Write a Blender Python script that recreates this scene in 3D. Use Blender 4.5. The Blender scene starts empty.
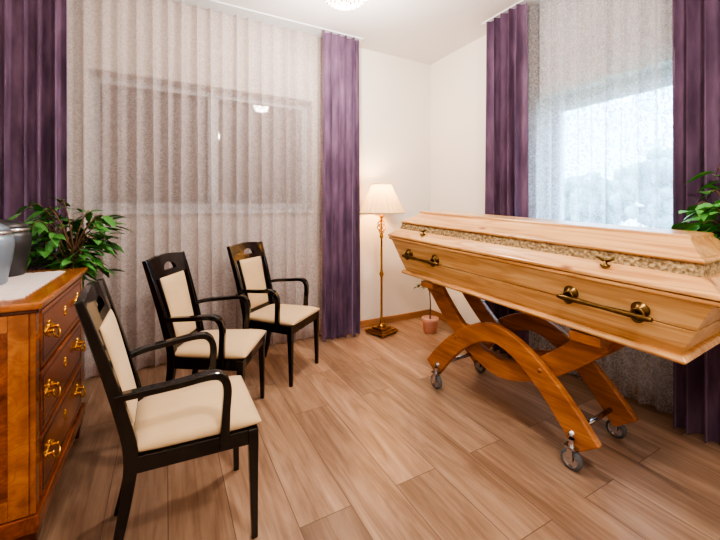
import bpy, bmesh, math, random
from mathutils import Vector, Matrix, Euler
random.seed(7)
scene = bpy.context.scene
COL = scene.collection

def lin(c):
    return tuple(((v/255)/12.92 if v/255 <= 0.04045 else (((v/255)+0.055)/1.055)**2.4) for v in c)+(1.0,)

# ------------------------------------------------------------------ materials
def newmat(name):
    m = bpy.data.materials.new(name); m.use_nodes = True
    nt = m.node_tree; b = nt.nodes['Principled BSDF']
    return m, nt, b

def plain(name, rgb, rough=0.5, metal=0.0, bump=0.0, bscale=80, var=0.0, coat=0, sheen=0, emis=None, es=0, vscale=6):
    m, nt, b = newmat(name)
    c = lin(rgb)
    b.inputs['Base Color'].default_value = c
    b.inputs['Roughness'].default_value = rough
    b.inputs['Metallic'].default_value = metal
    b.inputs['Coat Weight'].default_value = coat
    b.inputs['Sheen Weight'].default_value = sheen
    tc = nt.nodes.new('ShaderNodeTexCoord')
    if var > 0:
        n = nt.nodes.new('ShaderNodeTexNoise'); n.inputs['Scale'].default_value = vscale
        n.inputs['Detail'].default_value = 4
        nt.links.new(tc.outputs['Object'], n.inputs['Vector'])
        r = nt.nodes.new('ShaderNodeValToRGB')
        r.color_ramp.elements[0].position = .3; r.color_ramp.elements[1].position = .7
        r.color_ramp.elements[0].color = tuple(x*(1-var) for x in c[:3])+(1,)
        r.color_ramp.elements[1].color = tuple(min(1, x*(1+var)) for x in c[:3])+(1,)
        nt.links.new(n.outputs['Fac'], r.inputs['Fac'])
        nt.links.new(r.outputs['Color'], b.inputs['Base Color'])
    if bump > 0:
        n2 = nt.nodes.new('ShaderNodeTexNoise'); n2.inputs['Scale'].default_value = bscale
        nt.links.new(tc.outputs['Object'], n2.inputs['Vector'])
        bp = nt.nodes.new('ShaderNodeBump'); bp.inputs['Strength'].default_value = bump
        bp.inputs['Distance'].default_value = 0.01
        nt.links.new(n2.outputs['Fac'], bp.inputs['Height'])
        nt.links.new(bp.outputs['Normal'], b.inputs['Normal'])
    if emis:
        b.inputs['Emission Color'].default_value = lin(emis)
        b.inputs['Emission Strength'].default_value = es
    return m

def wood(name, c1, c2, c3, stretch=(14, 1.2, 14), rough=.35, coat=.2, scale=1.0, knots=False, lines=0.0):
    m, nt, b = newmat(name)
    L = nt.links
    tc = nt.nodes.new('ShaderNodeTexCoord'); mp = nt.nodes.new('ShaderNodeMapping')
    mp.inputs['Scale'].default_value = stretch
    L.new(tc.outputs['Object'], mp.inputs['Vector'])
    n = nt.nodes.new('ShaderNodeTexNoise'); n.inputs['Scale'].default_value = scale
    n.inputs['Detail'].default_value = 6; n.inputs['Roughness'].default_value = .6; n.inputs['Distortion'].default_value = .8
    L.new(mp.outputs['Vector'], n.inputs['Vector'])
    r = nt.nodes.new('ShaderNodeValToRGB')
    e = r.color_ramp.elements
    e[0].position = .3; e[0].color = lin(c1); e[1].position = .72; e[1].color = lin(c3)
    x = e.new(.5); x.color = lin(c2)
    L.new(n.outputs['Fac'], r.inputs['Fac'])
    out = r.outputs['Color']
    if lines > 0:
        mp3 = nt.nodes.new('ShaderNodeMapping'); mp3.inputs['Scale'].default_value = (6, .55, 9)
        L.new(tc.outputs['Object'], mp3.inputs['Vector'])
        n3 = nt.nodes.new('ShaderNodeTexNoise'); n3.inputs['Scale'].default_value = 1.0; n3.inputs['Detail'].default_value = 2
        L.new(mp3.outputs['Vector'], n3.inputs['Vector'])
        mm = nt.nodes.new('ShaderNodeMath'); mm.operation = 'MULTIPLY'; mm.inputs[1].default_value = 90
        L.new(n3.outputs['Fac'], mm.inputs[0])
        sn = nt.nodes.new('ShaderNodeMath'); sn.operation = 'SINE'; L.new(mm.outputs[0], sn.inputs[0])
        r3 = nt.nodes.new('ShaderNodeMapRange'); r3.inputs[1].default_value = .2; r3.inputs[2].default_value = 1
        r3.inputs[3].default_value = 0; r3.inputs[4].default_value = lines
        L.new(sn.outputs[0], r3.inputs[0])
        mx3 = nt.nodes.new('ShaderNodeMix'); mx3.data_type = 'RGBA'
        L.new(r3.outputs[0], mx3.inputs['Factor']); L.new(out, mx3.inputs[6]); mx3.inputs[7].default_value = lin(c1)
        out = mx3.outputs[2]
    if knots:
        mp2 = nt.nodes.new('ShaderNodeMapping'); mp2.inputs['Scale'].default_value = (5, 2.6, 6)
        L.new(tc.outputs['Object'], mp2.inputs['Vector'])
        v = nt.nodes.new('ShaderNodeTexVoronoi'); v.inputs['Scale'].default_value = 1.4
        L.new(mp2.outputs['Vector'], v.inputs['Vector'])
        r2 = nt.nodes.new('ShaderNodeValToRGB')
        r2.color_ramp.elements[0].position = .06; r2.color_ramp.elements[0].color = (1, 1, 1, 1)
        r2.color_ramp.elements[1].position = .15; r2.color_ramp.elements[1].color = (0, 0, 0, 1)
        L.new(v.outputs['Distance'], r2.inputs['Fac'])
        mx = nt.nodes.new('ShaderNodeMix'); mx.data_type = 'RGBA'
        L.new(r2.outputs['Color'], mx.inputs['Factor'])
        L.new(out, mx.inputs[6]); mx.inputs[7].default_value = lin((142, 84, 46))
        out = mx.outputs[2]
    L.new(out, b.inputs['Base Color'])
    b.inputs['Roughness'].default_value = rough
    b.inputs['Coat Weight'].default_value = coat
    b.inputs['Coat Roughness'].default_value = .2
    bp = nt.nodes.new('ShaderNodeBump'); bp.inputs['Strength'].default_value = .08; bp.inputs['Distance'].default_value = .01
    L.new(n.outputs['Fac'], bp.inputs['Height']); L.new(bp.outputs['Normal'], b.inputs['Normal'])
    return m

M = {}
M['wall'] = plain('wall_plaster', (236, 230, 222), .85, bump=.08, bscale=120)
M['ceiling'] = plain('ceiling_paint', (230, 228, 229), .9)
M['black'] = plain('black_lacquer', (10, 7, 7), .2, coat=.6)
M['cream'] = plain('beige_upholstery', (208, 180, 142), .85, bump=.15, bscale=400, var=.06, sheen=.2)
M['brass'] = plain('aged_brass', (190, 145, 75), .28, 1.0, var=.2, vscale=30)
M['bronze'] = plain('antique_bronze', (115, 92, 60), .35, 1.0, var=.3, vscale=40)
M['gold'] = plain('polished_gold', (225, 175, 85), .2, 1.0)
M['steel'] = plain('chromed_steel', (200, 200, 205), .18, 1.0)
M['rubber'] = plain('grey_rubber', (95, 98, 104), .6)
M['white'] = plain('white_pvc', (225, 230, 234), .4)
M['pine'] = wood('pine_wood', (180, 124, 74), (214, 164, 110), (230, 188, 136), (16, 1.0, 22), .33, .35, 1.0, True, .55)
M['pine_light'] = wood('pine_body_wood', (194, 142, 90), (224, 180, 126), (236, 202, 152), (16, .8, 20), .36, .3, 1.0, True, .5)
M['cherry'] = wood('trolley_cherry_wood', (130, 76, 38), (168, 106, 58), (192, 130, 78), (10, 2, 14), .3, .4, lines=.35)
M['dresser'] = wood('dresser_veneer', (96, 44, 18), (146, 76, 34), (176, 102, 50), (9, 2.2, 9), .22, .6, 1.3, lines=.3)
M['dresser_dark'] = wood('dresser_inlay', (60, 24, 10), (85, 36, 16), (105, 48, 22), (9, 3, 9), .25, .5)
M['dresser_light'] = wood('dresser_top_veneer', (138, 78, 36), (174, 106, 54), (196, 128, 70), (9, 2.0, 9), .2, .5, lines=.3)
M['skirt'] = wood('baseboard_wood', (150, 108, 74), (174, 130, 94), (190, 150, 112), (2, 2, 20), .45, .1)
M['leaf'] = plain('ficus_leaf', (76, 132, 64), .45, var=.45, vscale=9)
M['leaf2'] = plain('broad_leaf', (90, 158, 76), .45, var=.35, vscale=9)
M['bark'] = plain('bark', (105, 78, 55), .85, bump=.4, bscale=50)
M['soil'] = plain('soil', (55, 40, 30), .95, bump=.5, bscale=60)
M['pot'] = plain('ceramic_pot', (208, 158, 138), .35, var=.1)
M['pot2'] = plain('terracotta_pot', (150, 90, 62), .7, var=.1)
M['urn'] = plain('urn_pewter', (88, 88, 90), .4, .7, var=.12, vscale=12)
M['urn2'] = plain('urn_blue_enamel', (135, 150, 165), .3, .4, coat=.4)
M['urnring'] = plain('urn_silver_band', (215, 215, 218), .2, 1)
M['lace'] = plain('lace_cloth', (228, 216, 212), .9, bump=.6, bscale=250, var=.08, vscale=60)

def carved():
    m, nt, b = newmat('carved_band'); L = nt.links
    tc = nt.nodes.new('ShaderNodeTexCoord')
    v = nt.nodes.new('ShaderNodeTexVoronoi'); v.inputs['Scale'].default_value = 60
    L.new(tc.outputs['Object'], v.inputs['Vector'])
    n = nt.nodes.new('ShaderNodeTexNoise'); n.inputs['Scale'].default_value = 70; n.inputs['Detail'].default_value = 6
    L.new(tc.outputs['Object'], n.inputs['Vector'])
    r = nt.nodes.new('ShaderNodeValToRGB')
    r.color_ramp.elements[0].position = .36; r.color_ramp.elements[0].color = lin((122, 98, 68))
    r.color_ramp.elements[1].position = .62; r.color_ramp.elements[1].color = lin((178, 152, 112))
    L.new(n.outputs['Fac'], r.inputs['Fac']); L.new(r.outputs['Color'], b.inputs['Base Color'])
    bp = nt.nodes.new('ShaderNodeBump'); bp.inputs['Strength'].default_value = .8; bp.inputs['Distance'].default_value = .01
    L.new(v.outputs['Distance'], bp.inputs['Height']); L.new(bp.outputs['Normal'], b.inputs['Normal'])
    b.inputs['Roughness'].default_value = .6
    return m
M['carved'] = carved()

def floor_mat():
    m, nt, b = newmat('wood_look_tile'); L = nt.links
    tc = nt.nodes.new('ShaderNodeTexCoord'); mp = nt.nodes.new('ShaderNodeMapping')
    mp.inputs['Rotation'].default_value = (0, 0, math.radians(90))
    L.new(tc.outputs['Object'], mp.inputs['Vector'])
    br = nt.nodes.new('ShaderNodeTexBrick')
    br.offset = .37; br.offset_frequency = 2; br.squash = 1
    br.inputs['Scale'].default_value = 1
    br.inputs['Brick Width'].default_value = 1.25
    br.inputs['Row Height'].default_value = .235
    br.inputs['Mortar Size'].default_value = .0018
    br.inputs['Mortar Smooth'].default_value = .2
    br.inputs['Color1'].default_value = (0, 0, 0, 1); br.inputs['Color2'].default_value = (1, 1, 1, 1)
    br.inputs['Mortar'].default_value = (.5, .5, .5, 1)
    L.new(mp.outputs['Vector'], br.inputs['Vector'])
    add = nt.nodes.new('ShaderNodeVectorMath'); add.operation = 'MULTIPLY_ADD'
    add.inputs[1].default_value = (13, 29, 7)
    L.new(br.outputs['Color'], add.inputs[0]); L.new(mp.outputs['Vector'], add.inputs[2])
    def noise(sc, s, det, dist, rg=.6):
        q = nt.nodes.new('ShaderNodeMapping'); q.inputs['Scale'].default_value = sc
        L.new(add.outputs[0], q.inputs['Vector'])
        n = nt.nodes.new('ShaderNodeTexNoise'); n.inputs['Scale'].default_value = s; n.inputs['Detail'].default_value = det
        n.inputs['Roughness'].default_value = rg; n.inputs['Distortion'].default_value = dist
        L.new(q.outputs['Vector'], n.inputs['Vector']); return n
    n = noise((1, 6, 1), 1.3, 10, 1.2, .62)
    n2 = noise((1.2, 34, 1), 1.4, 6, .4, .6)
    r = nt.nodes.new('ShaderNodeValToRGB'); e = r.color_ramp.elements
    e[0].position = .28; e[0].color = lin((112, 86, 68)); e[1].position = .74; e[1].color = lin((192, 164, 140))
    x = e.new(.44); x.color = lin((146, 116, 94)); x = e.new(.56); x.color = lin((170, 139, 115))
    mxf = nt.nodes.new('ShaderNodeMix'); mxf.inputs[0].default_value = .34
    L.new(n.outputs['Fac'], mxf.inputs[2]); L.new(n2.outputs['Fac'], mxf.inputs[3])
    L.new(mxf.outputs[0], r.inputs['Fac'])
    hs = nt.nodes.new('ShaderNodeHueSaturation'); hs.inputs['Saturation'].default_value = .97
    mr = nt.nodes.new('ShaderNodeMapRange'); mr.inputs[3].default_value = .74; mr.inputs[4].default_value = 1.1
    L.new(br.outputs['Color'], mr.inputs[0]); L.new(mr.outputs[0], hs.inputs['Value'])
    L.new(r.outputs['Color'], hs.inputs['Color'])
    mx = nt.nodes.new('ShaderNodeMix'); mx.data_type = 'RGBA'
    L.new(br.outputs['Fac'], mx.inputs['Factor']); L.new(hs.outputs['Color'], mx.inputs[6])
    mx.inputs[7].default_value = lin((100, 80, 66))
    L.new(mx.outputs[2], b.inputs['Base Color'])
    b.inputs['Roughness'].default_value = .32
    bp = nt.nodes.new('ShaderNodeBump'); bp.inputs['Strength'].default_value = .25; bp.inputs['Distance'].default_value = .003
    bp.invert = True
    L.new(br.outputs['Fac'], bp.inputs['Height']); L.new(bp.outputs['Normal'], b.inputs['Normal'])
    return m
M['floor'] = floor_mat()

def velvet():
    m, nt, b = newmat('purple_velvet'); L = nt.links
    tc = nt.nodes.new('ShaderNodeTexCoord'); mp = nt.nodes.new('ShaderNodeMapping')
    mp.inputs['Scale'].default_value = (6, 6, 1.6); L.new(tc.outputs['Object'], mp.inputs['Vector'])
    n = nt.nodes.new('ShaderNodeTexNoise'); n.inputs['Scale'].default_value = 2; n.inputs['Detail'].default_value = 5
    L.new(mp.outputs['Vector'], n.inputs['Vector'])
    r = nt.nodes.new('ShaderNodeValToRGB')
    r.color_ramp.elements[0].position = .35; r.color_ramp.elements[0].color = lin((90, 68, 92))
    r.color_ramp.elements[1].position = .7; r.color_ramp.elements[1].color = lin((126, 100, 126))
    L.new(n.outputs['Fac'], r.inputs['Fac']); L.new(r.outputs['Color'], b.inputs['Base Color'])
    b.inputs['Roughness'].default_value = .8; b.inputs['Sheen Weight'].default_value = 1.0
    b.inputs['Sheen Tint'].default_value = lin((205, 185, 215)); b.inputs['Sheen Roughness'].default_value = .35
    return m
M['velvet'] = velvet()

def sheer(name, rgb, opac, pattern=0.0, pscale=60, transl=.5):
    m = bpy.data.materials.new(name); m.use_nodes = True
    nt = m.node_tree; nt.nodes.clear(); L = nt.links
    out = nt.nodes.new('ShaderNodeOutputMaterial')
    d = nt.nodes.new('ShaderNodeBsdfDiffuse'); d.inputs['Color'].default_value = lin(rgb)
    t = nt.nodes.new('ShaderNodeBsdfTranslucent'); t.inputs['Color'].default_value = lin(rgb)
    mx = nt.nodes.new('ShaderNodeMixShader'); mx.inputs[0].default_value = transl
    L.new(d.outputs[0], mx.inputs[1]); L.new(t.outputs[0], mx.inputs[2])
    tr = nt.nodes.new('ShaderNodeBsdfTransparent')
    m2 = nt.nodes.new('ShaderNodeMixShader')
    L.new(tr.outputs[0], m2.inputs[1]); L.new(mx.outputs[0], m2.inputs[2])
    tc = nt.nodes.new('ShaderNodeTexCoord')
    v = nt.nodes.new('ShaderNodeTexNoise'); v.inputs['Scale'].default_value = pscale
    v.inputs['Detail'].default_value = 1.5; v.inputs['Distortion'].default_value = 2.6
    L.new(tc.outputs['Object'], v.inputs['Vector'])
    mr = nt.nodes.new('ShaderNodeMapRange'); mr.inputs[1].default_value = .47; mr.inputs[2].default_value = .53
    mr.inputs[3].default_value = opac-pattern; mr.inputs[4].default_value = min(1, opac+pattern)
    L.new(v.outputs['Fac'], mr.inputs[0])
    lw = nt.nodes.new('ShaderNodeLayerWeight'); lw.inputs['Blend'].default_value = .5
    ma = nt.nodes.new('ShaderNodeMath'); ma.operation = 'MULTIPLY_ADD'; ma.use_clamp = True
    L.new(lw.outputs['Facing'], ma.inputs[0]); ma.inputs[1].default_value = .28
    L.new(mr.outputs[0], ma.inputs[2])
    L.new(ma.outputs[0], m2.inputs[0])
    L.new(m2.outputs[0], out.inputs['Surface'])
    return m
M['sheer_back'] = sheer('taupe_sheer_voile', (208, 196, 196), .54, .07, 30, .3)
M['sheer_right'] = sheer('grey_sheer_voile', (206, 206, 214), .64, .18, 30, .5)

def glassmat():
    m = bpy.data.materials.new('window_glass'); m.use_nodes = True
    nt = m.node_tree; nt.nodes.clear(); L = nt.links
    out = nt.nodes.new('ShaderNodeOutputMaterial')
    g = nt.nodes.new('ShaderNodeBsdfGlossy'); g.inputs['Roughness'].default_value = .02
    tr = nt.nodes.new('ShaderNodeBsdfTransparent')
    m2 = nt.nodes.new('ShaderNodeMixShader'); m2.inputs[0].default_value = .06
    L.new(tr.outputs[0], m2.inputs[1]); L.new(g.outputs[0], m2.inputs[2]); L.new(m2.outputs[0], out.inputs['Surface'])
    return m
M['glass'] = glassmat()
def shade_mat():
    m = bpy.data.materials.new('lampshade_fabric'); m.use_nodes = True
    nt = m.node_tree; nt.nodes.clear(); L = nt.links
    out = nt.nodes.new('ShaderNodeOutputMaterial')
    d = nt.nodes.new('ShaderNodeBsdfDiffuse'); d.inputs['Color'].default_value = lin((240, 218, 180))
    t = nt.nodes.new('ShaderNodeBsdfTranslucent'); t.inputs['Color'].default_value = lin((250, 218, 165))
    mx = nt.nodes.new('ShaderNodeMixShader'); mx.inputs[0].default_value = .15
    L.new(d.outputs[0], mx.inputs[1]); L.new(t.outputs[0], mx.inputs[2]); L.new(mx.outputs[0], out.inputs['Surface'])
    return m
M['shade'] = shade_mat()
M['bulb'] = plain('glowing_bulb', (255, 240, 210), .4, emis=(255, 226, 180), es=5)
M['crystal'] = plain('crystal_bead', (190, 175, 160), .04, .6, emis=(255, 225, 180), es=.1)

# ------------------------------------------------------------------ helpers
def empty(name, loc=(0, 0, 0), rotz=0.0, rot=None):
    o = bpy.data.objects.new(name, None); COL.objects.link(o)
    o.location = loc; o.rotation_euler = rot if rot else (0, 0, rotz); o.empty_display_size = .1
    return o

def finish(bm, name, mat, parent=None, smooth=False, bevel=0, bseg=2, loc=None):
    bmesh.ops.recalc_face_normals(bm, faces=bm.faces)
    me = bpy.data.meshes.new(name); bm.to_mesh(me); bm.free()
    if isinstance(mat, str): mat = M[mat]
    me.materials.append(mat)
    if smooth:
        for p in me.polygons: p.use_smooth = True
    o = bpy.data.objects.new(name, me); COL.objects.link(o)
    if parent: o.parent = parent
    if loc: o.location = loc
    if bevel > 0:
        md = o.modifiers.new('bevel', 'BEVEL'); md.width = bevel; md.segments = bseg
        md.limit_method = 'ANGLE'; md.angle_limit = math.radians(35)
    return o

def addbox(bm, mn, mx, mat=None):
    v = [bm.verts.new((x, y, z)) for x in (mn[0], mx[0]) for y in (mn[1], mx[1]) for z in (mn[2], mx[2])]
    for f in ((0, 1, 3, 2), (4, 6, 7, 5), (0, 4, 5, 1), (2, 3, 7, 6), (0, 2, 6, 4), (1, 5, 7, 3)):
        bm.faces.new([v[i] for i in f])

def boxes(name, lst, mat, parent=None, bevel=0.0):
    bm = bmesh.new()
    for mn, mx in lst: addbox(bm, mn, mx)
    return finish(bm, name, mat, parent, bevel=bevel)

def box(name, mn, mx, mat, parent=None, bevel=.003):
    return boxes(name, [(mn, mx)], mat, parent, bevel)

def catmull(pts, sub):
    P = [Vector(p) for p in pts]
    if len(P) < 3 or sub <= 1:
        return P, [float(i) for i in range(len(P))]
    out, ts = [], []
    for i in range(len(P)-1):
        p0 = P[i-1] if i > 0 else P[0]*2-P[1]
        p1, p2 = P[i], P[i+1]
        p3 = P[i+2] if i+2 < len(P) else P[-1]*2-P[-2]
        for k in range(sub):
            t = k/sub
            out.append(.5*((2*p1)+(-p0+p2)*t+(2*p0-5*p1+4*p2-p3)*t*t+(-p0+3*p1-3*p2+p3)*t**3)); ts.append(i+t)
    out.append(P[-1]); ts.append(float(len(P)-1))
    return out, ts

def addsweep(bm, pts, sizes, side=(0, 1, 0), sub=6, rnd=0):
    P, ts = catmull(pts, sub)
    if not isinstance(sizes, list): sizes = [sizes]*len(pts)
    rings = []
    for i, p in enumerate(P):
        T = (P[min(i+1, len(P)-1)]-P[max(i-1, 0)]).normalized()
        S = Vector(side); S = (S-T*S.dot(T))
        if S.length < 1e-4: S = Vector((.3, .9, .1)); S = S-T*S.dot(T)
        S.normalize(); N = T.cross(S)
        a = int(min(ts[i], len(pts)-1)); b_ = min(a+1, len(pts)-1); f = ts[i]-a
        if rnd:
            r = sizes[a]*(1-f)+sizes[b_]*f
            ring = [bm.verts.new(p+S*r*math.cos(2*math.pi*k/rnd)+N*r*math.sin(2*math.pi*k/rnd)) for k in range(rnd)]
        else:
            w = (sizes[a][0]*(1-f)+sizes[b_][0]*f)/2; h = (sizes[a][1]*(1-f)+sizes[b_][1]*f)/2
            ring = [bm.verts.new(p+S*sx*w+N*sy*h) for sx, sy in ((-1, -1), (1, -1), (1, 1), (-1, 1))]
        rings.append(ring)
    n = len(rings[0])
    for a, b2 in zip(rings, rings[1:]):
        for k in range(n):
            bm.faces.new((a[k], a[(k+1) % n], b2[(k+1) % n], b2[k]))
    bm.faces.new(rings[0][::-1]); bm.faces.new(rings[-1])

def sweep(name, pts, sizes, mat, parent=None, side=(0, 1, 0), sub=6, rnd=0, bevel=.004):
    bm = bmesh.new(); addsweep(bm, pts, sizes, side, sub, rnd)
    return finish(bm, name, mat, parent, smooth=bool(rnd), bevel=0 if rnd else bevel)

def addlathe(bm, prof, segs=32, cx=0, cy=0, cz=0, pleat=0, npl=0, axis='z'):
    rings = []
    for r, z in prof:
        ring = []
        for k in range(segs):
            a = 2*math.pi*k/segs
            rr = r*(1+(pleat*math.cos(npl*a) if pleat else 0))
            if axis == 'z': co = (cx+rr*math.cos(a), cy+rr*math.sin(a), cz+z)
            elif axis == 'x': co = (cx+z, cy+rr*math.cos(a), cz+rr*math.sin(a))
            else: co = (cx+rr*math.cos(a), cy+z, cz+rr*math.sin(a))
            ring.append(bm.verts.new(co))
        rings.append(ring)
    for a, b2 in zip(rings, rings[1:]):
        for k in range(segs):
            bm.faces.new((a[k], a[(k+1) % segs], b2[(k+1) % segs], b2[k]))
    return rings

def lathe(name, prof, mat, parent=None, segs=32, loc=(0, 0, 0), cap=True, smooth=True, **kw):
    bm = bmesh.new(); rings = addlathe(bm, prof, segs, *loc, **kw)
    if cap:
        if prof[0][0] > 1e-5: bm.faces.new(rings[0])
        if prof[-1][0] > 1e-5: bm.faces.new(rings[-1])
    return finish(bm, name, mat, parent, smooth=smooth)

def pad(name, O, U, V, N, hu0, hu1, hv, th, mat, parent, n=14, bow=0.0, e=5):
    O, U, V, N = map(Vector, (O, U, V, N)); bm = bmesh.new()
    g = {}
    for s in (1, -1):
        for i in range(n+1):
            for j in range(n+1):
                u = math.sin(math.pi*(i/n-.5)); v = math.sin(math.pi*(j/n-.5))
                hu = hu0+(hu1-hu0)*(v+1)/2
                edge = (i in (0, n)) or (j in (0, n))
                prof = (max(0, (1-abs(u)**e)*(1-abs(v)**e)))**.5*(.78+.22*(1-u*u)*(1-v*v))
                if edge and s == -1: g[s, i, j] = g[1, i, j]; continue
                g[s, i, j] = bm.verts.new(O+U*u*hu+V*v*hv+N*(s*th*prof-bow*(1-u*u)))
    for s in (1, -1):
        for i in range(n):
            for j in range(n):
                q = [g[s, i, j], g[s, i+1, j], g[s, i+1, j+1], g[s, i, j+1]]
                bm.faces.new(q if s == 1 else q[::-1])
    return finish(bm, name, mat, parent, smooth=True)

# ------------------------------------------------------------------ room shell
XL, YF, ZC = -3.92, -5.2, 3.04
box('floor', (XL-.2, YF-.2, -.1), (.3, .3, 0), 'floor', bevel=0)
box('ceiling', (XL-.2, YF-.2, ZC), (.3, .3, ZC+.1), 'ceiling', bevel=0)
BW = (-3.36, -1.52, 1.28, 2.38)
RW = (-2.75, -1.42, 1.0, 2.25)
boxes('wall_back', [((XL-.2, 0, 0), (BW[0], .3, ZC)), ((BW[1], 0, 0), (.3, .3, ZC)),
                    ((BW[0], 0, 0), (BW[1], .3, BW[2])), ((BW[0], 0, BW[3]), (BW[1], .3, ZC))], 'wall')
boxes('wall_right', [((0, YF, 0), (.3, RW[0], ZC)), ((0, RW[1], 0), (.3, 0, ZC)),
                     ((0, RW[0], 0), (.3, RW[1], RW[2])), ((0, RW[0], RW[3]), (.3, RW[1], ZC))], 'wall')
box('wall_left', (XL-.2, YF, 0), (XL, 0, ZC), 'wall', bevel=0)
box('wall_front', (XL-.2, YF-.2, 0), (.3, YF, ZC), 'wall', bevel=0)
box('baseboard_back', (XL, -.015, 0), (-.015, 0, .075), 'skirt')
box('baseboard_right', (-.015, YF, 0), (0, 0, .075), 'skirt')
box('baseboard_left', (XL, YF, 0), (XL+.015, -.015, .075), 'skirt')

w1 = empty('window_1')
fw = .06
def framebars(axis, a0, a1, z0, z1, d0, d1, mull):
    L = []
    def bb(a, b, c, d):
        return ((a, d0, c), (b, d1, d)) if axis == 'x' else ((d0, a, c), (d1, b, d))
    L += [bb(a0, a0+fw, z0, z1), bb(a1-fw, a1, z0, z1), bb(a0+fw, a1-fw, z0, z0+fw), bb(a0+fw, a1-fw, z1-fw, z1)]
    for q in mull: L.append(bb(q-.045, q+.045, z0+fw, z1-fw))
    return L
boxes('frame', framebars('y', RW[0], RW[1], RW[2], RW[3], .17, .23, []), 'white', w1, .004)
boxes('sash', framebars('y', RW[0]+.06, RW[1]-.06, RW[2]+.06, RW[3]-.06, .15, .2, []), 'white', w1, .004)
box('glass', (.178, RW[0]+.1, RW[2]+.1), (.182, RW[1]-.1, RW[3]-.1), 'glass', w1, 0)
box('sill', (-.03, RW[0], RW[2]-.03), (.17, RW[1], RW[2]), 'white', w1)
w2 = empty('window_2')
boxes('frame', framebars('x', BW[0], BW[1], BW[2], BW[3], .14, .20, [-2.44]), 'white', w2, .004)
M['shutter'] = plain('roller_shutter', (140, 130, 124), .6)
boxes('shutter', [((BW[0], .24, BW[2]+i*.055), (BW[1], .26, BW[2]+i*.055+.05)) for i in range(20)]+[((BW[0], .262, BW[2]), (BW[1], .275, BW[3]))], 'shutter', w2)
box('glass', (BW[0]+.05, .168, BW[2]+.05), (BW[1]-.05, .172, BW[3]-.05), 'glass', w2, 0)
box('sill', (BW[0], -.03, BW[2]-.03), (BW[1], .14, BW[2]), 'white', w2)

# ------------------------------------------------------------------ curtains
def curtain(name, p0, p1, z0, z1, nf, amp, mat, seed, irr=.5, topamp=.7):
    rnd = random.Random(seed)
    p0 = Vector(p0); p1 = Vector(p1); D = (p1-p0); W = D.length; D.normalize()
    Nn = Vector((D.y, -D.x)).normalized()
    cols = nf*12; rows = 26
    ph = [rnd.uniform(-irr, irr)*2 for _ in range(nf*2+4)]
    am = [rnd.uniform(.45, 1.2) for _ in range(nf*2+4)]
    dr = [rnd.uniform(-1, 1) for _ in range(nf*2+4)]
    h2 = [rnd.uniform(-.4, .4) for _ in range(nf*2+4)]
    bm = bmesh.new(); G = []
    def li(a, t):
        i = int(t); f = t-i; f = f*f*(3-2*f); return a[i]*(1-f)+a[i+1]*f
    for i in range(cols+1):
        t = i/cols; k = t*nf
        row = []
        for j in range(rows+1):
            s = j/rows
            z = z1+(z0-z1)*s
            A = amp*li(am, k*1.3)*(topamp+(1-topamp)*min(1, s*1.6))
            phase = 2*math.pi*k+li(ph, k)*(.6+.8*s)+.45*li(dr, k*.8)*math.sin(2.3*s+li(dr, k*.5)*2)
            off = A*math.sin(phase)+li(h2, k*.9)*A*math.sin(2*phase+1+s)
            along = W*t+.4*A*math.cos(phase)*(1 if 0 < i < cols else 0)
            q = p0+D*along+Nn*off
            row.append(bm.verts.new((q.x, q.y, z)))
        G.append(row)
    for i in range(cols):
        for j in range(rows):
            bm.faces.new((G[i][j], G[i+1][j], G[i+1][j+1], G[i][j+1]))
    return finish(bm, name, mat, None, smooth=True)

ZT = ZC-.015
curtain('sheer_curtain', (-3.50, -.072), (-1.42, -.072), .015, ZT, 19, .032, 'sheer_back', 3, .45)
curtain('velvet_curtain', (-1.49, -.19), (-1.09, -.19), .012, ZT, 5, .048, 'velvet', 5, .5)
curtain('velvet_curtain.001', (-3.86, -.19), (-3.45, -.19), .012, ZT, 5, .048, 'velvet', 8, .5)
curtain('sheer_curtain.001', (-.072, -1.40), (-.072, -2.62), .015, ZT, 12, .034, 'sheer_right', 12, .3)
curtain('velvet_curtain.002', (-.19, -1.05), (-.19, -1.46), .012, ZT, 5, .048, 'velvet', 15, .5)
curtain('velvet_curtain.003', (-.19, -2.44), (-.19, -2.86), .012, ZT, 6, .048, 'velvet', 18, .5)
r1 = empty('curtain_rail')
box('track', (XL+.02, -.21, ZC-.012), (-1.04, -.05, ZC), 'white', r1)
r2 = empty('curtain_rail.001')
box('track', (-.21, -3.05, ZC-.012), (-.05, -1.0, ZC), 'white', r2)

# ------------------------------------------------------------------ coffin on trolley
cof = empty('coffin', (-.845, -1.895, .737), rot=Euler((math.radians(3.0), 0, math.radians(3.6)), 'XYZ'))
def ringbody(name, levels, mat, parent, bevel=.004, cap=(True, True), yc=-.03):
    bm = bmesh.new(); R = []
    for hx, hy, z in levels:
        R.append([bm.verts.new((sx*hx, sy*hy+yc, z)) for sx, sy in ((-1, -1), (1, -1), (1, 1), (-1, 1))])
    for a, b in zip(R, R[1:]):
        for k in range(4): bm.faces.new((a[k], a[(k+1) % 4], b[(k+1) % 4], b[k]))
    if cap[0]: bm.faces.new(R[0][::-1])
    if cap[1]: bm.faces.new(R[-1])
    return finish(bm, name, mat, parent, bevel=bevel)
ringbody('base_moulding', [(.272, .872, 0), (.278, .88, .012), (.266, .866, .03)], 'pine', cof)
ringbody('body_lower_plank', [(.25, .85, .028), (.292, .905, .145)], 'pine_light', cof, .003)
ringbody('body_upper_plank', [(.291, .903, .148), (.325, .955, .262)], 'pine_light', cof, .003)
ringbody('body_rim', [(.33, .965, .262), (.34, .975, .268), (.34, .975, .284)], 'pine', cof)
ringbody('lid_lower_moulding', [(.344, .98, .287), (.344, .98, .303), (.325, .96, .315), (.283, .925, .352)], 'pine', cof)
ringbody('lid_carved_band', [(.275, .912, .352), (.262, .90, .40)], 'carved', cof, 0)
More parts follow.
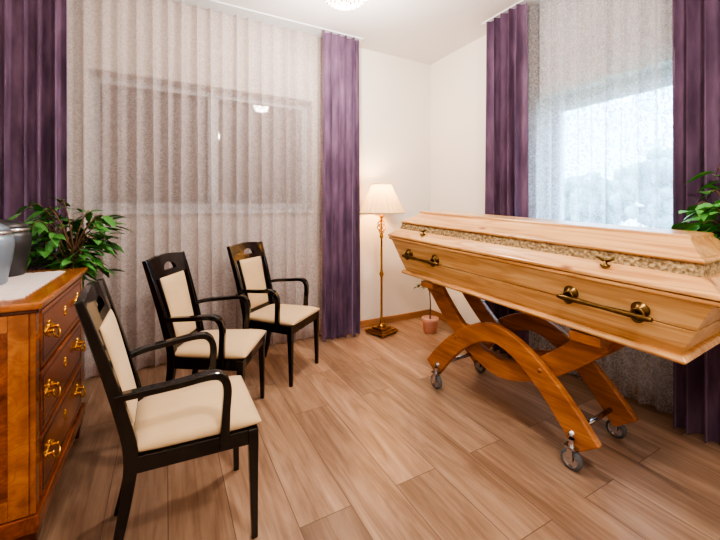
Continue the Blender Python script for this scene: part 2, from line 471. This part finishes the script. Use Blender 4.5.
ringbody('lid_upper_moulding', [(.270, .908, .400), (.272, .91, .412), (.262, .90, .42)], 'pine', cof)
ringbody('lid_top_planks', [(.255, .893, .42), (.15, .83, .478), (.15, .83, .492), (.145, .825, .497)], 'pine', cof)
def sidept(z, side):
    t = (z-.03)/(.262-.03); return side*(.25+(.325-.25)*t)
bm = bmesh.new(); bmk = bmesh.new()
for side in (-1, 1):
    for yc in (-.60-.02, .58):
        for dy in (-.14, .14):
            y = yc+dy; z = .185; x = sidept(z, side)
            addlathe(bm, [(0, .03), (.012, .028), (.016, .02), (.03, .014), (.034, .006), (.034, -.004)] if side > 0 else
                     [(0, -.03), (.012, -.028), (.016, -.02), (.03, -.014), (.034, -.006), (.034, .004)], 16, x, y, z, axis='x')
            ring = [(x+side*.028, y+.022*math.cos(a), z-.022+.026*math.sin(a)) for a in [i*math.pi/6 for i in range(13)]]
            addsweep(bm, ring, .006, side=(1, 0, 0), sub=2, rnd=8)
        x = sidept(.17, side)+side*.034
        addsweep(bm, [(x, yc-.19, .158), (x, yc-.15, .158), (x, yc, .158), (x, yc+.15, .158), (x, yc+.19, .158)], [.009, .014, .009, .014, .009], side=(1, 0, 0), sub=5, rnd=10)
        addlathe(bmk, [(.02, 0), (.02, .006), (.008, .01), (.007, .03), (0, .032)], 12, side*.305, yc, .338)
        addsweep(bmk, [(side*.305, yc-.032, .375), (side*.305, yc, .362), (side*.305, yc+.032, .375)], [.006, .008, .006], side=(1, 0, 0), sub=4, rnd=8)
for sy in (-1, 1):
    yv = -.03+sy*.935
    addsweep(bm, [(-.08, yv, .2), (-.07, yv+sy*.03, .17), (0, yv+sy*.035, .16), (.07, yv+sy*.03, .17), (.08, yv, .2)], .009, side=(0, 1, 0), sub=4, rnd=8)
finish(bm, 'handles', 'bronze', cof, smooth=True)
finish(bmk, 'lid_screws', 'bronze', cof, smooth=True)

tro = empty('coffin_trolley', (-.845, -1.875, 0), rotz=math.radians(3.6))
for i, sx in enumerate((-.2, .2)):
    arch = []
    for k in range(13):
        s = -1+k/6; y = .54*s
        arch.append((sx, y, .53-.41*abs(s)**1.75))
    sweep('leg_arch_%d' % (i+1), arch, [(.042, .14-.025*abs(math.sin(k/12*math.pi))) for k in range(13)], 'cherry', tro, side=(1, 0, 0), sub=3, bevel=.008)
    sy2 = sx*1.0+(.046 if sx < 0 else -.046)
    cup = []
    for k in range(13):
        s = -1+k/6; y = .57*s
        top = .665 if s < 0 else .72
        cup.append((sy2, y, .31+(top-.31)*abs(s)**1.75))
    sweep('cradle_arc_%d' % (i+1), cup, [(.042, .13-.02*abs(math.sin(k/12*math.pi))) for k in range(13)], 'cherry', tro, side=(1, 0, 0), sub=3, bevel=.008)
box('cross_rail_near', (-.27, -.62, .655), (.27, -.48, .700), 'cherry', tro)
box('cross_rail_far', (-.27, .48, .715), (.27, .60, .757), 'cherry', tro)
for i, y in enumerate((-.47, .47)):
    sweep('cross_rod_%d' % (i+1), [(-.24, y, .17), (.24, y, .17)], .013, 'steel', tro, side=(0, 0, 1), sub=1, rnd=12)
for i, y in enumerate((-.3, .3)):
    sweep('pivot_rod_%d' % (i+1), [(-.225, y, .42), (.225, y, .42)], .012, 'cherry', tro, side=(0, 0, 1), sub=1, rnd=12)
n = 0
for sx in (-.235, .235):
    for y in (-.475, .475):
        n += 1
        bm = bmesh.new()
        addlathe(bm, [(.028, -.013), (.045, -.014), (.05, -.009), (.05, .009), (.045, .014), (.028, .013)], 28, sx, y, .05, axis='x')
        finish(bm, 'castor_tyre_%d' % n, 'rubber', tro, smooth=True)
        bm = bmesh.new()
        rr = addlathe(bm, [(0, -.012), (.026, -.012), (.034, -.0148), (.036, -.0148), (.036, .0148), (.034, .0148), (.026, .012), (0, .012)], 24, sx, y, .05, axis='x')
        addlathe(bm, [(0, -.024), (.009, -.024), (.009, .024), (0, .024)], 12, sx, y, .05, axis='x')
        for q in (-.02, .02):
            addbox(bm, (sx+q-.0025, y-.014, .045), (sx+q+.0025, y+.014, .112))
        addbox(bm, (sx-.0225, y-.03, .108), (sx+.0225, y+.03, .116))
        addlathe(bm, [(.013, .114), (.013, .15)], 12, sx, y, 0)
        finish(bm, 'castor_fork_%d' % n, 'steel', tro, smooth=False)

# ------------------------------------------------------------------ armchairs
def postx(z):
    if z < .45: return -.205-.075*((.45-z)/.45)**1.6
    return -.205-.14*((z-.45)/.55)**1.2
def posty(z):
    return .175+.032*max(0, (z-.45)/.53)
def armchair(loc, ang):
    p = empty('dining_armchair', loc, rotz=math.radians(ang))
    for i, s in enumerate((-1, 1)):
        zs = [0, .12, .3, .45, .6, .75, .88, 1.0]
        sweep('rear_post_%d' % (i+1), [(postx(z), s*posty(z), z) for z in zs],
              [(.024, .026), (.028, .03), (.034, .038), (.038, .046), (.034, .04), (.03, .036), (.028, .032), (.026, .026)], 'black', p, side=(0, 1, 0), sub=4)
        sweep('front_leg_%d' % (i+1), [(.210, s*.208, 0), (.207, s*.208, .2), (.204, s*.208, .38), (.203, s*.208, .437)],
              [(.024, .024), (.03, .03), (.038, .038), (.038, .038)], 'black', p, side=(0, 1, 0), sub=3)
        sweep('armrest_%d' % (i+1), [(postx(.655), s*.192, .655), (-.18, s*.217, .668), (-.06, s*.232, .678), (.04, s*.234, .686), (.085, s*.231, .672), (.105, s*.226, .625), (.102, s*.220, .53), (.095, s*.213, .39)],
              [(.03, .024), (.036, .024), (.040, .024), (.042, .026), (.04, .028), (.034, .03), (.028, .03), (.028, .036)], 'black', p, side=(0, 1, 0), sub=6)
    box('seat_rail_front', (.185, -.208, .375), (.22, .208, .435), 'black', p, .005)
    box('seat_rail_rear', (-.218, -.175, .375), (-.19, .175, .435), 'black', p, .005)
    for i, s in enumerate((-1, 1)):
        sweep('seat_rail_side_%d' % (i+1), [(-.20, s*.177, .405), (.205, s*.206, .405)], (.026, .06), 'black', p, sub=1)
    pad('seat', (.012, 0, .455), (0, 1, 0), (1, 0, 0), (0, 0, 1), .186, .222, .224, .038, 'cream', p, e=7)
    zA, zB = .50, .885
    A = Vector((postx(zA)+.008, 0, zA)); B = Vector((postx(zB)+.012, 0, zB)); V = (B-A)
    hv = V.length/2; V.normalize(); Nn = Vector((V.z, 0, -V.x))
    pad('back_panel', (A+B)/2, (0, 1, 0), V, Nn, .122, .138, hv, .017, 'cream', p, e=8)
    bm = bmesh.new()
    def strip(cols):
        prev = None
        for y, zl, zh in cols:
            c = []
            for z in (zl, zh):
                for dx in (-.011, .011):
                    c.append(bm.verts.new((postx(z)+dx, y, z)))
            if prev:
                a = prev
                for f in ((0, 1), (1, 3), (3, 2), (2, 0)):
                    bm.faces.new((a[f[0]], a[f[1]], c[f[1]], c[f[0]]))
            else: bm.faces.new((c[0], c[1], c[3], c[2]))
            prev = c
        bm.faces.new((prev[0], prev[1], prev[3], prev[2]))
    HW = .208
    top = lambda y: .992+.022*(1-(y/HW)**2)
    ys = [-HW+i*(HW-.07)/5 for i in range(6)]
    strip([(y, .884, top(y)) for y in ys]); strip([(-y, .884, top(y)) for y in ys])
    yi = [-.07+.14*i/14 for i in range(15)]
    strip([(y, .922+.044*math.sqrt(max(0, 1-(y/.0701)**2)), top(y)) for y in yi])
    strip([(y, .884, .920) for y in yi])
    finish(bm, 'crest_rail', 'black', p)
    sweep('back_lower_rail', [(postx(.49), -.175, .49), (postx(.49), 0, .487), (postx(.49), .175, .49)], (.03, .02), 'black', p, side=(0, 0, 1), sub=4)
    for i, s in enumerate((-1, 1)):
        sweep('back_stile_%d' % (i+1), [(postx(z), s*(.126+.015*(z-.49)/.38), z) for z in (.485, .6, .75, .89)], (.014, .02), 'black', p, sub=3, bevel=.002)
    return p
armchair((-2.73, -1.78, 0), 0)
armchair((-2.53, -1.035, 0), -29)
armchair((-2.01, -.60, 0), -48)

# ------------------------------------------------------------------ dresser
dr = empty('chest_of_drawers')
X0, X1, Y0, Y1 = -3.77, -3.25, -1.69, -.83
box('carcass', (X0, Y0, .13), (X1-.02, Y1, .915), 'dresser', dr, .003)
box('top_slab', (X0-.0, Y0-.02, .925), (X1+.018, Y1+.02, .952), 'dresser_light', dr, .006)
box('top_moulding', (X0, Y0-.01, .912), (X1+.006, Y1+.01, .926), 'dresser_dark', dr, .003)
box('plinth', (X0, Y0-.012, .10), (X1+.008, Y1+.012, .165), 'dresser', dr, .005)
for i, (xx, yy) in enumerate(((X1-.07, Y0), (X1-.07, Y1-.08), (X0, Y0), (X0, Y1-.08))):
    bm = bmesh.new()
    x0, x1, y0, y1 = xx, xx+.07, yy, yy+.08
    a = [(x0, y0), (x1, y0), (x1, y1), (x0, y1)]
    cx, cy = (x0+x1)/2, (y0+y1)/2
    R = []
    for z, f in ((.10, 1.0), (.06, .95), (.02, .68), (0, .72)):
        R.append([bm.verts.new((cx+(q[0]-cx)*f, cy+(q[1]-cy)*f, z)) for q in a])
    for q, w in zip(R, R[1:]):
        for k in range(4): bm.faces.new((q[k], q[(k+1) % 4], w[(k+1) % 4], w[k]))
    bm.faces.new(R[0]); bm.faces.new(R[-1])
    finish(bm, 'foot_%d' % (i+1), 'dresser_dark', dr, bevel=.004)
for i, (a, b) in enumerate(((Y0, Y0+.05), (Y1-.05, Y1))):
    box('pilaster_%d' % (i+1), (X1-.022, a, .165), (X1-.004, b, .912), 'dresser_light', dr)
bmh = bmesh.new()
for i, (z0, z1) in enumerate(((.18, .415), (.43, .665), (.68, .905))):
    ya, yb = Y0+.055, Y1-.055
    box('drawer_%d' % (i+1), (X1-.03, ya, z0), (X1, yb, z1), 'dresser', dr, .004)
    boxes('drawer_inlay_%d' % (i+1), [((X1-.001, ya+.02, z0+.02), (X1+.0012, yb-.02, z0+.028)), ((X1-.001, ya+.02, z1-.028), (X1+.0012, yb-.02, z1-.02)),
                                ((X1-.001, ya+.02, z0+.028), (X1+.0012, ya+.028, z1-.028)), ((X1-.001, yb-.028, z0+.028), (X1+.0012, yb-.02, z1-.028))], 'dresser_dark', dr)
    zc = (z0+z1)/2+.01
    for y in (-1.53, -.99):
        for dy, dz, r in ((0, .004, .024), (-.032, 0, .018), (.032, 0, .018), (0, .028, .012), (0, -.022, .011), (-.05, 0.004, .008), (.05, .004, .008)):
            addlathe(bmh, [(r, 0), (r, .003), (r*.6, .005), (0, .005)], 14, X1, y+dy, zc+dz, axis='x')
        for dy in (-.034, .034):
            addlathe(bmh, [(.006, 0), (.006, .016), (.009, .018), (.008, .024), (0, .026)], 10, X1, y+dy, zc, axis='x')
        addsweep(bmh, [(X1+.018, y-.034, zc), (X1+.026, y-.036, zc-.018), (X1+.03, y-.016, zc-.032), (X1+.031, y, zc-.034), (X1+.03, y+.016, zc-.032), (X1+.026, y+.036, zc-.018), (X1+.018, y+.034, zc)],
                 [.004, .0045, .005, .0065, .005, .0045, .004], side=(1, 0, 0), sub=4, rnd=8)
    for dz, r in ((0, .014), (.014, .009), (-.016, .01)):
        addlathe(bmh, [(r, 0), (r, .003), (0, .005)], 14, X1, -1.26, zc+.01+dz, axis='x')
finish(bmh, 'drawer_pulls', 'gold', dr, smooth=True)
boxes('side_frame', [((X0+.01, Y0-.008, .17), (X0+.07, Y0+.002, .91)), ((X1-.08, Y0-.008, .17), (X1-.022, Y0+.002, .91)),
                     ((X0+.07, Y0-.008, .17), (X1-.08, Y0+.002, .24)), ((X0+.07, Y0-.008, .85), (X1-.08, Y0+.002, .91))], 'dresser_light', dr, .002)
bm = bmesh.new()
cxx, cyy = -3.51, -1.27; hx, hy = .185, .34
per = []
N1, N2 = 9, 16
for k in range(N1*6): per.append((-hx+2*hx*k/(N1*6), -hy, 0, -1, k))
for k in range(N2*6): per.append((hx, -hy+2*hy*k/(N2*6), 1, 0, k))
for k in range(N1*6): per.append((hx-2*hx*k/(N1*6), hy, 0, 1, k))
for k in range(N2*6): per.append((-hx, hy-2*hy*k/(N2*6), -1, 0, k))
ringT, ringB = [], []
for x, y, nx, ny, k in per:
    o = .016*abs(math.sin(math.pi*k/6))
    ringT.append(bm.verts.new((cxx+x+nx*o, cyy+y+ny*o, .9555))); ringB.append(bm.verts.new((cxx+x+nx*o, cyy+y+ny*o, .9525)))
for k in range(len(per)):
    bm.faces.new((ringB[k], ringB[(k+1) % len(per)], ringT[(k+1) % len(per)], ringT[k]))
bm.faces.new(ringT); bm.faces.new(ringB[::-1])
finish(bm, 'lace_table_runner', 'lace')

def urn(loc, mat, s=1.0):
    p = empty('cremation_urn', loc)
    lathe('vessel', [(0, 0), (.088*s, 0), (.094*s, .008), (.098*s, .04), (.112*s, .11), (.12*s, .17), (.119*s, .2), (.110*s, .225)], mat, p, 40)
    lathe('band', [(.110*s, .223), (.115*s, .228), (.115*s, .238), (.106*s, .242)], 'urnring', p, 40)
    lathe('lid', [(.106*s, .24), (.098*s, .258), (.07*s, .275), (.03*s, .283), (.016*s, .286), (.0, .288)], mat, p, 40)
urn((-3.555, -.965, .9556), 'urn', .9)
urn((-3.555, -1.235, .9556), 'urn2', .96)

# ------------------------------------------------------------------ plants
def plant(name, loc, potprof, potmat, trunk_h, nbr, spread, rise, leafn, leafsize, leafmat, seed, trunk_r=.012, drop=.1, lean=(0, 0), wl=.2):
    rd = random.Random(seed); p = empty(name, loc)
    lathe('pot', potprof, potmat, p, 32)
    ph = max(z for r, z in potprof); pr = potprof[-2][0]
    lathe('soil', [(pr*.9, ph-.035), (pr*.5, ph-.025), (0, ph-.025)], 'soil', p, 24)
    bm = bmesh.new(); bl = bmesh.new()
    tx, ty = lean
    addsweep(bm, [(0, 0, ph-.04), (.012+tx*.25, .008+ty*.25, ph+trunk_h*.4), (tx*.7-.008, ty*.7, ph+trunk_h*.8), (tx, ty, ph+trunk_h)], [trunk_r*1.3, trunk_r, trunk_r, trunk_r*.7], side=(1, 0, 0), sub=5, rnd=8)
    for b in range(nbr):
        a = 2*math.pi*b/nbr*1.618+rd.uniform(-.3, .3)
        h0 = ph+trunk_h*rd.uniform(.6, 1)
        R = spread*rd.uniform(.55, 1); H = rise*rd.uniform(.35, 1)
        f0 = (h0-ph)/trunk_h
        s = Vector((tx*f0, ty*f0, h0))
        pts = [s, s+Vector((math.cos(a)*R*.3, math.sin(a)*R*.3, H*.6)), s+Vector((math.cos(a)*R*.7, math.sin(a)*R*.7, H)), s+Vector((math.cos(a)*R, math.sin(a)*R, H-drop*rd.uniform(.3, 1)))]
        addsweep(bm, pts, [.005, .004, .003, .0015], side=(.1, .2, 1), sub=4, rnd=5)
        C, _ = catmull(pts, 8)
        for k in range(leafn):
            q = C[min(len(C)-1, int((.25+.75*(k+.5)/leafn)*len(C)))]
            ls = leafsize*rd.uniform(.7, 1.15)
            ang = a+rd.choice((-1, 1))*rd.uniform(.3, 1.5)
            el = rd.uniform(-.6, .5)
            D = Vector((math.cos(ang)*math.cos(el), math.sin(ang)*math.cos(el), math.sin(el)))
            S = D.cross(Vector((rd.uniform(-.4, .4), rd.uniform(-.4, .4), 1))).normalized(); Nn = S.cross(D)
            w = ls*wl
            st = []
            for t, ww in ((0, .05), (.18, .65), (.42, 1), (.7, .72), (.9, .28), (1, .02)):
                c = q+D*ls*(t+.08)-Vector((0, 0, .3*ls*t*t))
                st.append((bl.verts.new(c-S*w*ww+Nn*.18*w*ww), bl.verts.new(c), bl.verts.new(c+S*w*ww+Nn*.18*w*ww)))
            for u, v in zip(st, st[1:]):
                bl.faces.new((u[0], u[1], v[1], v[0])); bl.faces.new((u[1], u[2], v[2], v[1]))
    finish(bm, 'branches', 'bark', p, smooth=True)
    me = bpy.data.meshes.new('leaves'); bl.to_mesh(me); bl.free(); me.materials.append(M[leafmat])
    for q in me.polygons: q.use_smooth = True
    o = bpy.data.objects.new('leaves', me); COL.objects.link(o); o.parent = p
    return p
bigpot = [(0, 0), (.09, 0), (.10, .02), (.125, .24), (.135, .28), (.125, .28), (.118, .25)]
smallpot = [(0, 0), (.06, 0), (.068, .012), (.085, .12), (.09, .15), (.082, .15), (.078, .135)]
plant('potted_ficus', (-3.45, -.62, 0), bigpot, 'pot2', .78, 32, .27, .34, 9, .125, 'leaf', 4, lean=(.12, .02), drop=.14)
plant('potted_orchid', (-.39, -.47, 0), smallpot, 'pot', .38, 9, .16, .22, 7, .09, 'leaf', 9, trunk_r=.006)
plant('potted_rubber_plant', (-.49, -3.10, 0), bigpot, 'pot2', .99, 22, .19, .26, 6, .12, 'leaf2', 21, lean=(.06, .35), drop=.14, wl=.26)

# ------------------------------------------------------------------ floor lamp
fl = empty('floor_lamp', (-.85, -.25, 0), rotz=.3)
bm = bmesh.new()
for z0, z1, h in ((.02, .038, .125), (.038, .05, .105), (.05, .07, .07)):
    addbox(bm, (-h, -h, z0), (h, h, z1))
for sx in (-1, 1):
    for sy in (-1, 1):
        addlathe(bm, [(.012, 0), (.02, .008), (.02, .016), (.014, .022)], 12, sx*.1, sy*.1, 0)
finish(bm, 'base', 'brass', fl, bevel=.004)
lathe('column', [(.05, .068), (.036, .09), (.018, .105), (.024, .13), (.014, .15), (.0115, .2), (.0115, .58), (.02, .6), (.024, .615), (.014, .64), (.0115, .66), (.0115, .98), (.022, 1.0), (.018, 1.02), (.008, 1.04), (.008, 1.19), (.02, 1.2), (.016, 1.22), (.01, 1.24), (.01, 1.34), (.0, 1.35)], 'brass', fl, 20)
bm = bmesh.new()
for k in range(4):
    ph = k*math.pi/2
    addsweep(bm, [(.045*math.sin(math.pi*t/12)*math.cos(ph+t*.45), .045*math.sin(math.pi*t/12)*math.sin(ph+t*.45), 1.02+.175*t/12) for t in range(13)], .0055, side=(0, 0, 1), sub=2, rnd=6)
finish(bm, 'twisted_cage', 'brass', fl, smooth=True)
lathe('shade', [(.235, 1.25), (.21, 1.30), (.165, 1.40), (.125, 1.48), (.10, 1.545)], 'shade', fl, 192, cap=False, pleat=.035, npl=26)
bm = bmesh.new()
for r, z in ((.236, 1.25), (.101, 1.545)):
    addsweep(bm, [(r*math.cos(a), r*math.sin(a), z) for a in [i*math.pi/16 for i in range(33)]], .006, side=(0, 0, 1), sub=1, rnd=6)
for k in range(3):
    a = k*2.094; addsweep(bm, [(0, 0, 1.5), (.1*math.cos(a), .1*math.sin(a), 1.54)], .003, sub=1, rnd=5)
addsweep(bm, [(0, 0, 1.34), (0, 0, 1.5)], .003, side=(1, 0, 0), sub=1, rnd=5)
finish(bm, 'shade_trim', plain('shade_trim', (225, 200, 160), .6), fl, smooth=True)
lathe('bulb', [(.012, 1.35), (.02, 1.37), (.03, 1.40), (.026, 1.425), (0, 1.44)], 'bulb', fl, 16)
def point(name, loc, w, col, r, parent=None):
    l = bpy.data.lights.new(name, 'POINT'); l.energy = w; l.color = col; l.shadow_soft_size = r
    o = bpy.data.objects.new(name, l); COL.objects.link(o); o.location = loc
    if parent: o.parent = parent
    return o
point('lamp_light', (0, 0, 1.475), 16, (1, .66, .36), .04, fl)

# ------------------------------------------------------------------ crystal ceiling lamp, plus an added fill copy
def chandelier(loc, power):
    p = empty('crystal_ceiling_lamp', loc)
    lathe('mount', [(.19, 0), (.195, -.015), (.18, -.03), (.05, -.04), (0, -.04)], 'brass', p, 32)
    bm = bmesh.new()
    for ring, (r, z, n_) in enumerate(((.185, -.05, 32), (.187, -.08, 32), (.187, -.11, 32), (.185, -.14, 32), (.178, -.17, 30), (.165, -.20, 28), (.145, -.225, 24), (.12, -.245, 20), (.09, -.26, 15), (.06, -.27, 10), (.03, -.277, 6), (0, -.285, 1))):
        for k in range(n_):
            a = 2*math.pi*(k+.5*(ring % 2))/n_
            bmesh.ops.create_icosphere(bm, subdivisions=1, radius=.0125, matrix=Matrix.Translation((r*math.cos(a), r*math.sin(a), z)) @ Matrix.Diagonal((1, 1, 1.3, 1)))
    finish(bm, 'crystal_beads', 'crystal', p)
    bm = bmesh.new()
    for r, z in ((.188, -.038), (.172, -.185)):
        addsweep(bm, [(r*math.cos(a), r*math.sin(a), z) for a in [i*math.pi/16 for i in range(33)]], .006, side=(0, 0, 1), sub=1, rnd=6)
    finish(bm, 'rings', 'brass', p, smooth=True)
    for k in range(3):
        a = k*2.094
        lathe('bulb_%d' % (k+1), [(.012, -.04), (.02, -.06), (.024, -.085), (.015, -.105), (0, -.11)], 'bulb', p, 14, loc=(.07*math.cos(a), .07*math.sin(a), 0))
    point('ceiling_light', (0, 0, -.36), power, (1, .915, .82), .1, p)
chandelier((-1.70, -1.12, ZC), 80)
chandelier((-2.0, -3.6, ZC), 92)  # added copy out of view, put in as fill light for the room

# ------------------------------------------------------------------ outside
w = bpy.data.worlds.new('overcast_sky'); scene.world = w; w.use_nodes = True
bg = w.node_tree.nodes['Background']; bg.inputs[0].default_value = (.42, .70, 1.0, 1); bg.inputs[1].default_value = 13
box('ground_outside', (.4, -16, -.4), (20, 16, -.3), plain('lawn', (110, 128, 96), .95, var=.3), bevel=0)
rd = random.Random(5)
for nn, (tx, ty, th) in enumerate(((10.5, 1.5, 3.5), (11.5, 4.6, 2.9), (11.0, 8.5, 3.6), (11.5, -1.9, 3.0))):
    t = empty('garden_tree', (tx, ty, -.3))
    sweep('trunk', [(0, 0, 0), (.05, .05, 1.2), (0, .1, th*.7)], [.16, .12, .08], 'bark', t, side=(1, 0, 0), rnd=10)
    bm = bmesh.new()
    for k in range(260):
        d = Vector((rd.gauss(0, 1), rd.gauss(0, 1), rd.gauss(0, 1))).normalized()*rd.uniform(.3, 1)
        bmesh.ops.create_icosphere(bm, subdivisions=1, radius=rd.uniform(.15, .3), matrix=Matrix.Translation((d.x*1.5, d.y*1.5, th*.62+d.z*th*.36)))
    finish(bm, 'crown', M.setdefault('tree', plain('tree_leaves', (160, 184, 168), .8, var=.25, vscale=2)), t, smooth=True)

scene.view_settings.look = 'AgX - High Contrast'
scene.view_settings.exposure = .2

# ------------------------------------------------------------------ camera
cam = bpy.data.cameras.new('camera'); co = bpy.data.objects.new('camera', cam); COL.objects.link(co)
cam.sensor_width = 36; cam.lens = 18.0; cam.shift_y = -62/720; cam.clip_start = .05
co.location = (-2.83, -3.44, 1.3); co.rotation_euler = (math.radians(90), 0, math.radians(-28.4))
scene.camera = co
